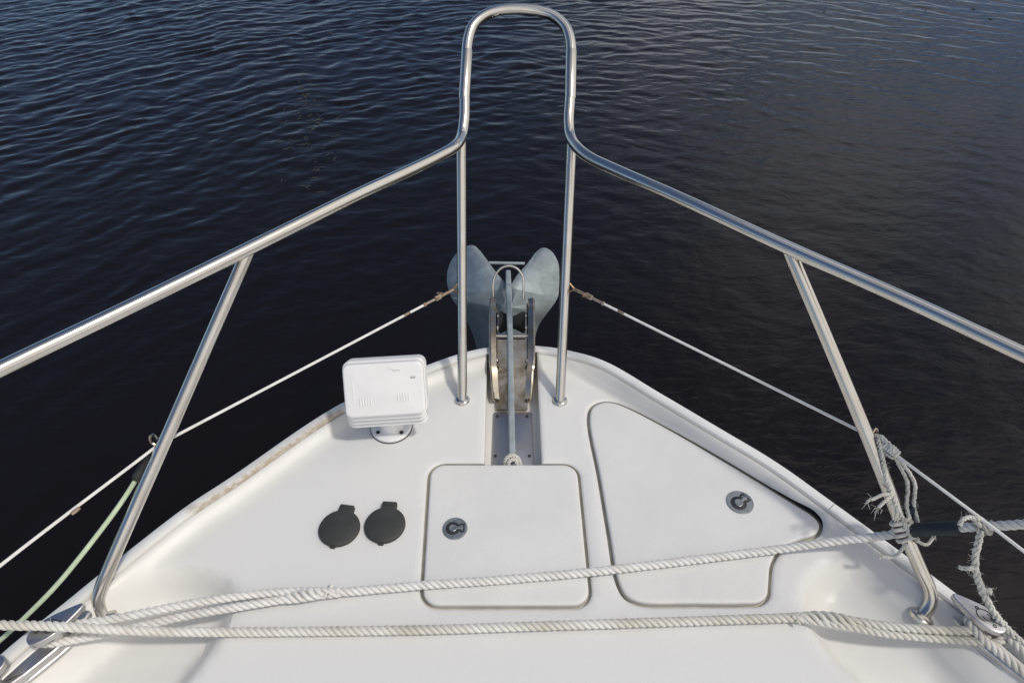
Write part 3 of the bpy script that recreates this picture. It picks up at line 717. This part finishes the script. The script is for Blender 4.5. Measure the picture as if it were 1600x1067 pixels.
# ------------------------------------------------------------------ ropes
def rope(m, path, Rr=.0115, pitch=.044, n=10, mat=0, phase=0., sides=8, taper=None, jitter=0.):
    p = resample(path, pitch/14)
    if jitter: p = p+RNG.normal(0, jitter, p.shape)
    T = np.gradient(p, axis=0); T /= np.linalg.norm(T, axis=1)[:, None]; N = frames(T); B = np.cross(T, N)
    s = np.arange(len(p))*np.linalg.norm(p[1]-p[0])
    for k in range(3):
        a = 2*math.pi*s/pitch+k*2*math.pi/3+phase
        q = p+(Rr*.53)*(np.cos(a)[:, None]*N+np.sin(a)[:, None]*B)
        m.tube(q, Rr*.49, sides, True, mat)
def splice(m, path, Rr, mat=0, tails=3):          # tucked strands bulging round the rope, with cut ends
    p = resample(path, .004); n = len(p); T = np.gradient(p, axis=0); T /= np.linalg.norm(T, axis=1)[:, None]; N = frames(T); B = np.cross(T, N)
    s = np.linspace(0, 1, n)
    for k in range(4):
        a = 2*math.pi*(s*2.0)+k*math.pi/2; rr = Rr*(.95+.35*np.sin(s*math.pi*5+k*1.6))*np.sin(np.clip(s*1.1+.05, 0, 1)*math.pi)**.4
        m.tube(p+rr[:, None]*(np.cos(a)[:, None]*N+np.sin(a)[:, None]*B), Rr*.46*np.clip(np.minimum(s, 1-s)*12, .35, 1), 8, True, mat)
    for k in range(tails):
        i = int(n*(.72+.1*k/max(1, tails-1))) if n > 5 else 0; a = k*2.3+.4
        d = math.cos(a)*N[i]+math.sin(a)*B[i]*1.0; d[2] = abs(d[2])*.6+.1
        st = p[i]+d*Rr*.7
        for h in range(5):
            e = st+d*Rr*RNG.uniform(.4, .9)+RNG.normal(0, .0035, 3); mid = (st+e)/2+RNG.normal(0, .002, 3)
            m.tube(catmull([st, mid, e], 4), [.0028]*5+[.0026]*2+[.0016]*2, 6, True, mat)
def fuzz(m, path, Rr, count, ln=.006, mat=0):
    p = resample(path, .01)
    for _ in range(count):
        i = RNG.integers(1, len(p)-1); d = RNG.normal(0, 1, 3); d /= np.linalg.norm(d); st = p[i]+d*Rr*.9
        e = st+(d+RNG.normal(0, .7, 3))*ln*RNG.uniform(.4, 1.2)
        m.tube([st, (st+e)/2+RNG.normal(0, .0007, 3), e], .00028, 3, False, mat)
RR = .0099
def onz(x, y, h):                                # a point h above the deck surface under that pixel
    z = h
    for _ in range(4): q = P(x, y, z); z = zdeck(q[0], q[1])+h
    return P(x, y, z)
# upper line: from ashore through the snubber, across the hatches, to an eye on the port cleat
A_path = [np.array((5.2, 1.35, 1.15))]+PL([(1900, 779, .48), (1700, 806, .36), (1600, 818.5, .29), (1500, 824, .215), (1440, 827, .165), (1412, 832, .125), (1370, 838, .085), (1300, 846, .05), (1215, 858, .024), (1080, 875, .0165), (925, 893, .0165), (790, 905, .0155), (655, 914.5, .015), (545, 924, .0155), (515, 926, .018)])
A = catmull(A_path, 10)
m = MB(); rope(m, A, RR); fuzz(m, A, RR, 260)
splice(m, catmull(PL([(440, 934, .02), (470, 931, .02), (500, 928, .02), (534, 924, .019)]), 8), RR)
e1 = PL([(530, 924, .018), (450, 924, .022), (367, 932, .026), (285, 945, .028), (175, 967, .03), (120, 974, .03), (75, 975, .03), (52, 985, .028), (52, 999, .024), (76, 1004, .02), (145, 993, .012), (210, 980, .010), (285, 963, .012), (367, 948.5, .02), (450, 935, .02), (530, 926, .018)])
e1 = catmull(e1, 8); rope(m, e1, RR*.98); fuzz(m, e1, RR, 160)
ra = m.build('mooring_rope', M_rope, None, sharp=180)
tag(ra, 'white twisted mooring line crossing both hatch lids, run through the dark rubber snubber', 'rope', 'white mooring lines across the foredeck')
# lower line
B_path = [np.array((-5.0, 1.1, .75))]+PL([(-420, 952, .2), (-150, 966, .13), (0, 976, .088), (60, 977, .082), (105, 979, .078), (190, 984, .055), (267, 986.5, .034), (340, 987, .018), (420, 986.5, .0145), (560, 985, .0145), (680, 983, .0145), (800, 979, .0145), (1000, 972.5, .0145), (1150, 967.5, .0145), (1255, 964, .0155)])
Bc = catmull(B_path, 10); m = MB(); rope(m, Bc, RR*1.02); fuzz(m, Bc, RR, 260)
splice(m, catmull(PL([(1340, 974, .028), (1300, 968, .022), (1260, 964, .018), (1226, 965, .018)]), 8), RR*1.02)
e2 = catmull(PL([(1236, 963, .017), (1306, 966, .024), (1381, 977, .03), (1444, 982.5, .034), (1516, 984, .034), (1550, 975, .034), (1566, 985, .03), (1560, 1003, .026), (1522, 1001, .022), (1444, 995, .018), (1381, 988.5, .018), (1319, 977, .022), (1250, 966, .017)]), 8)
rope(m, e2, RR*.95); fuzz(m, e2, RR, 160)
rb = m.build('mooring_rope', M_rope2, None, sharp=180)
tag(rb, 'white twisted mooring line nearest the camera, spliced eye on the starboard cleat', 'rope', 'white mooring lines across the foredeck')
# doubled line leading aft from the starboard cleat
C = catmull(PL([(1760, 1200, .02), (1680, 1120, .02), (1610, 1058, .02), (1560, 1018, .022), (1528, 990, .035), (1513, 968, .042), (1530, 958, .04), (1556, 972, .04), (1585, 1004, .036), (1640, 1052, .03), (1720, 1110, .02), (1800, 1180, .02)]), 10)
m = MB(); rope(m, C, RR*.98); fuzz(m, C, RR, 120)
rc_ = m.build('mooring_rope', M_rope2, None, sharp=180)
tag(rc_, 'doubled white mooring line leading aft from under the starboard cleat horn', 'rope', 'white mooring lines across the foredeck')
# snubber
i0 = [np.argmin(np.linalg.norm(A-P(x, y, z), axis=1)) for x, y, z in ((1424, 826, .145), (1500, 824, .215))]
seg = resample(A[min(i0):max(i0)+1], .006); n = len(seg)
m = MB(); prof_r = np.interp(np.linspace(0, 1, n), [0, .03, .06, .7, .74, 1], [.0118, .014, .0148, .0148, .0152, .0146]); m.tube(seg, prof_r, 20)
q = st_at(1, 812)+np.array([.012, .014, .0])
ring = [q+np.array([.022*math.cos(a)*.55+.012, .012*math.cos(a), .028*math.sin(a)]) for a in np.linspace(0, 2*math.pi, 24, endpoint=False)]
m.tube(ring, .0095, 12, closed=True)
sn = m.build('rope_snubber', M_blue, None); tag(sn, 'dark blue rubber snubber sleeve on the mooring line beside the starboard stanchion', 'snubber')
# frayed cord lashing on the starboard stanchion
m = MB()
def off(side, py, dx=0, dy=0, dz=0): return st_at(side, py)+np.array([dx, dy, dz])
c_a = [off(1, 690, .012, -.004, .015), off(1, 720, .004, -.014, .012), off(1, 750, -.004, -.018, .01), off(1, 780, -.004, -.018, .01), off(1, 806, .0, -.018, .01), off(1, 830, .0, -.018, .012), off(1, 838, .016, -.004, .0)]
rope(m, catmull(c_a, 8), .0052, .028, sides=6, jitter=.0006)
wq = lambda t: sR+(nR-sR)*t
kn = [sR+np.array([-.006, 0, .01]), wq(.03)+np.array([0, 0, .012]), wq(.06)+np.array([0, -.006, .012]), wq(.09)+np.array([0, 0, .012]), wq(.12)]
for ph in (0, 2.): rope(m, catmull([k_+RNG.normal(0, .003, 3) for k_ in kn], 8), .0055, .03, sides=6, phase=ph)
for t in np.linspace(.05, .125, 7):               # turns round the wire
    cc = wq(t); u = (nR-sR)/np.linalg.norm(nR-sR); a1 = np.cross(u, [0, 0, 1.]); a1 /= np.linalg.norm(a1); a2 = np.cross(u, a1); rr = .009+RNG.uniform(0, .004)
    m.tube([cc+u*(.004*a/6)+rr*(math.cos(a)*a1+math.sin(a)*a2) for a in np.linspace(0, 6.0, 14)], .0032, 6)
for dx in (-.008, .008):
    hang = [wq(.125)+np.array([dx*.3, 0, 0]), off(1, 765, .042+dx, -.0, .02), off(1, 790, .026+dx, -.006, .014), off(1, 812, .020+dx, -.012, .012), off(1, 832, .008+dx*.5, -.018, .012)]
    rope(m, catmull(hang, 8), .0042, .024, sides=6, jitter=.0007)
for py in (808, 817, 826, 834):                   # lashing turns
    cc = st_at(1, py); u = st_at(1, py+4)-st_at(1, py-4); u /= np.linalg.norm(u); a1 = np.cross(u, [0, 1., 0]); a1 /= np.linalg.norm(a1); a2 = np.cross(u, a1)
    m.tube([cc+u*(.003*a)+(.0195+.002*math.sin(3*a))*(math.cos(a)*a1+math.sin(a)*a2) for a in np.linspace(0, 6.28, 22)], .0042, 7)
for e in ([off(1, 766, -.006, -.018, .012), off(1, 768, -.03, -.02, .016), off(1, 772, -.052, -.02, .008)], [off(1, 768, -.006, -.018, .012), off(1, 773, -.026, -.024, .012), off(1, 780, -.042, -.024, .004)],
          [off(1, 790, -.004, -.018, .01), off(1, 800, -.014, -.02, .008)], [off(1, 838, .01, -.016, .01), off(1, 842, .045, -.006, -.012), off(1, 838, .06, 0, -.004)], [off(1, 842, -.01, -.014, .005), off(1, 852, -.03, -.01, -.03), off(1, 852, -.055, -.008, -.032)]):
    cv_ = catmull(e, 8); rope(m, cv_, .004, .02, sides=6)
    for _ in range(9): m.tube([cv_[-1], cv_[-1]+RNG.normal(0, .004, 3)+(cv_[-1]-cv_[-4])*.5, cv_[-1]+RNG.normal(0, .008, 3)+(cv_[-1]-cv_[-4])*.9], [.0010, .0007, .0003], 4)
fuzz(m, catmull(c_a, 8), .005, 160, .007)
la = m.build('cord_lashing', M_cord, None, sharp=180); tag(la, 'frayed off-white cord knotted round the starboard stanchion and its guard wire', 'cord')
# frayed pendant hanging from the upper line
m = MB()
pend = catmull(PL([(1532, 828, .245), (1530, 842, .225), (1525, 862, .20), (1524, 885, .17), (1530, 910, .135), (1542, 938, .10), (1560, 966, .07), (1585, 992, .05), (1630, 1035, .03), (1700, 1095, .02)]), 10)
rope(m, pend, .0072, .036, sides=6, jitter=.0007); fuzz(m, pend, .007, 240, .006)
for x in np.linspace(1528, 1552, 6):
    i = np.argmin(np.linalg.norm(A-P(x, 821.5, .25), axis=1)); cc = A[i]; u = A[i+1]-A[i-1]; u /= np.linalg.norm(u); a1 = np.cross(u, [0, 0, 1.]); a1 /= np.linalg.norm(a1); a2 = np.cross(u, a1)
    m.tube([cc+u*(.002*a)+.0145*(math.cos(a)*a1+math.sin(a)*a2) for a in np.linspace(0, 6.28, 18)], .004, 7)
for e in (PL([(1524, 884, .17), (1515, 888, .17), (1508, 888, .165), (1498, 886, .16)]), PL([(1532, 822, .25), (1518, 808, .28), (1504, 812, .28), (1499, 820, .27)]), PL([(1518, 808, .28), (1530, 811, .28), (1534, 811, .27)]), PL([(1540, 925, .12), (1547, 921, .12), (1546, 928, .12)])):
    cv_ = catmull(e, 8); rope(m, cv_, .0046, .022, sides=6); fuzz(m, cv_, .004, 30, .006)
fp = m.build('frayed_rope', M_cord, None, sharp=180); tag(fp, 'ragged off-white rope hanging from the mooring line down to the starboard cleat', 'rope')
# pale green line on the port side, hung from the stanchion by a black end
gpts = PL([(223, 733, .215), (212, 750, .20), (190, 784, .18), (150, 838, .14), (90, 912, .08), (40, 963, .04), (0, 1000, .01), (-70, 1056, -.05), (-200, 1150, -.12)])
m = MB(); m.tube(resample(catmull(gpts, 10), .01),  .0053, 14); gl = m.build('green_line', M_hose, None)
m = MB(); q = [gpts[1], gpts[0]*.5+gpts[1]*.5, gpts[0], P(226, 722, .235), P(230, 712, .25), P(236, 703, .262)]
m.tube(catmull(q, 6), np.interp(np.linspace(0, 1, 31), [0, .1, .45, .6, 1], [.0085, .0125, .012, .006, .004]), 14); m.build('end_sleeve', M_rubber, gl)
tag(gl, 'pale green hose line with a black end hanging off the port stanchion', 'line')
# short lashing on the anchor's end
m = MB(); q = np.array(P(800, 719, -.006))
rope(m, catmull([q+np.array(o) for o in [(-.02, -.01, -.02), (-.016, .0, .006), (0, .004, .016), (.016, 0, .006), (.024, -.012, -.02)]], 8), .0062, .03, sides=6)
rope(m, catmull([q+np.array(o) for o in [(-.012, -.022, -.02), (-.006, -.008, .008), (.008, -.006, .010), (.014, -.022, -.02)]], 8), .006, .03, sides=6)
an = m.build('anchor_lanyard', M_cord, None, sharp=180); tag(an, 'short grey-white rope tied through the end of the anchor shank', 'rope')

# ------------------------------------------------------------------ bits afloat
M_leaf = mat('dead leaf', (.020, .018, .012), .6, noise=.4, nscale=40)
for x, y, sz, rot, lb in ((1446, 16, .03, 1.1, 'small dark leaf floating left of the bigger leaf near the top right corner'), (1520, 14, .045, .6, 'largest dark leaf floating on the water near the top right corner'),
                          (1548, 30, .028, 2.0, 'dark leaf floating nearest the right edge of the picture'), (1288, 19, .03, 1.6, 'dark leaf floating at the top edge, the further of two in line'),
                          (1300, 45, .028, .8, 'dark leaf floating just this side of another one in line'), (1060, 32, .03, .4, 'dark leaf floating nearest the bow rail hoop')):
    q = P(x, y, WATER_Z); m = MB(); M = Matrix.Translation((q[0], q[1], WATER_Z+.004)) @ Matrix.Rotation(rot, 4, 'Z')
    t_ = np.linspace(0, 1, 9); up = [(sz*(a-.5)*2, sz*.55*math.sin(math.pi*a)**.8) for a in t_]; lo = [(a_, -b_) for a_, b_ in up[-2:0:-1]]
    V = [(a_, b_, .006*abs(b_)/sz+.004*math.sin(9*a_)) for a_, b_ in up+lo]; m.add(xf(M, V), [tuple(range(len(V)))]); m.tube(xf(M, [(sz, 0, 0), (sz*1.6, .01, .008)]), .0016, 5)
    lf_ = m.build('floating_leaf', M_leaf, None); tag(lf_, lb, 'leaf', 'dark leaves floating on the water')
M_scum = mat('pale scum', (.10, .10, .085), .7)
m = MB()
for k in range(70):
    q = P(RNG.normal(490, 26), RNG.normal(185, 58), WATER_Z); h = RNG.uniform(0, 6.28); pth = [q+np.array([0, 0, .004])]
    for j in range(RNG.integers(5, 16)): h += RNG.normal(.25, .7); pth.append(pth[-1]+np.array([math.cos(h), math.sin(h), 0])*.011)
    m.tube(pth, np.full(len(pth), .0011), 4)
tag(m.build('floating_scum', M_scum, None), 'thin pale curls of scum drifting on the dark water', 'scum', kind='stuff')
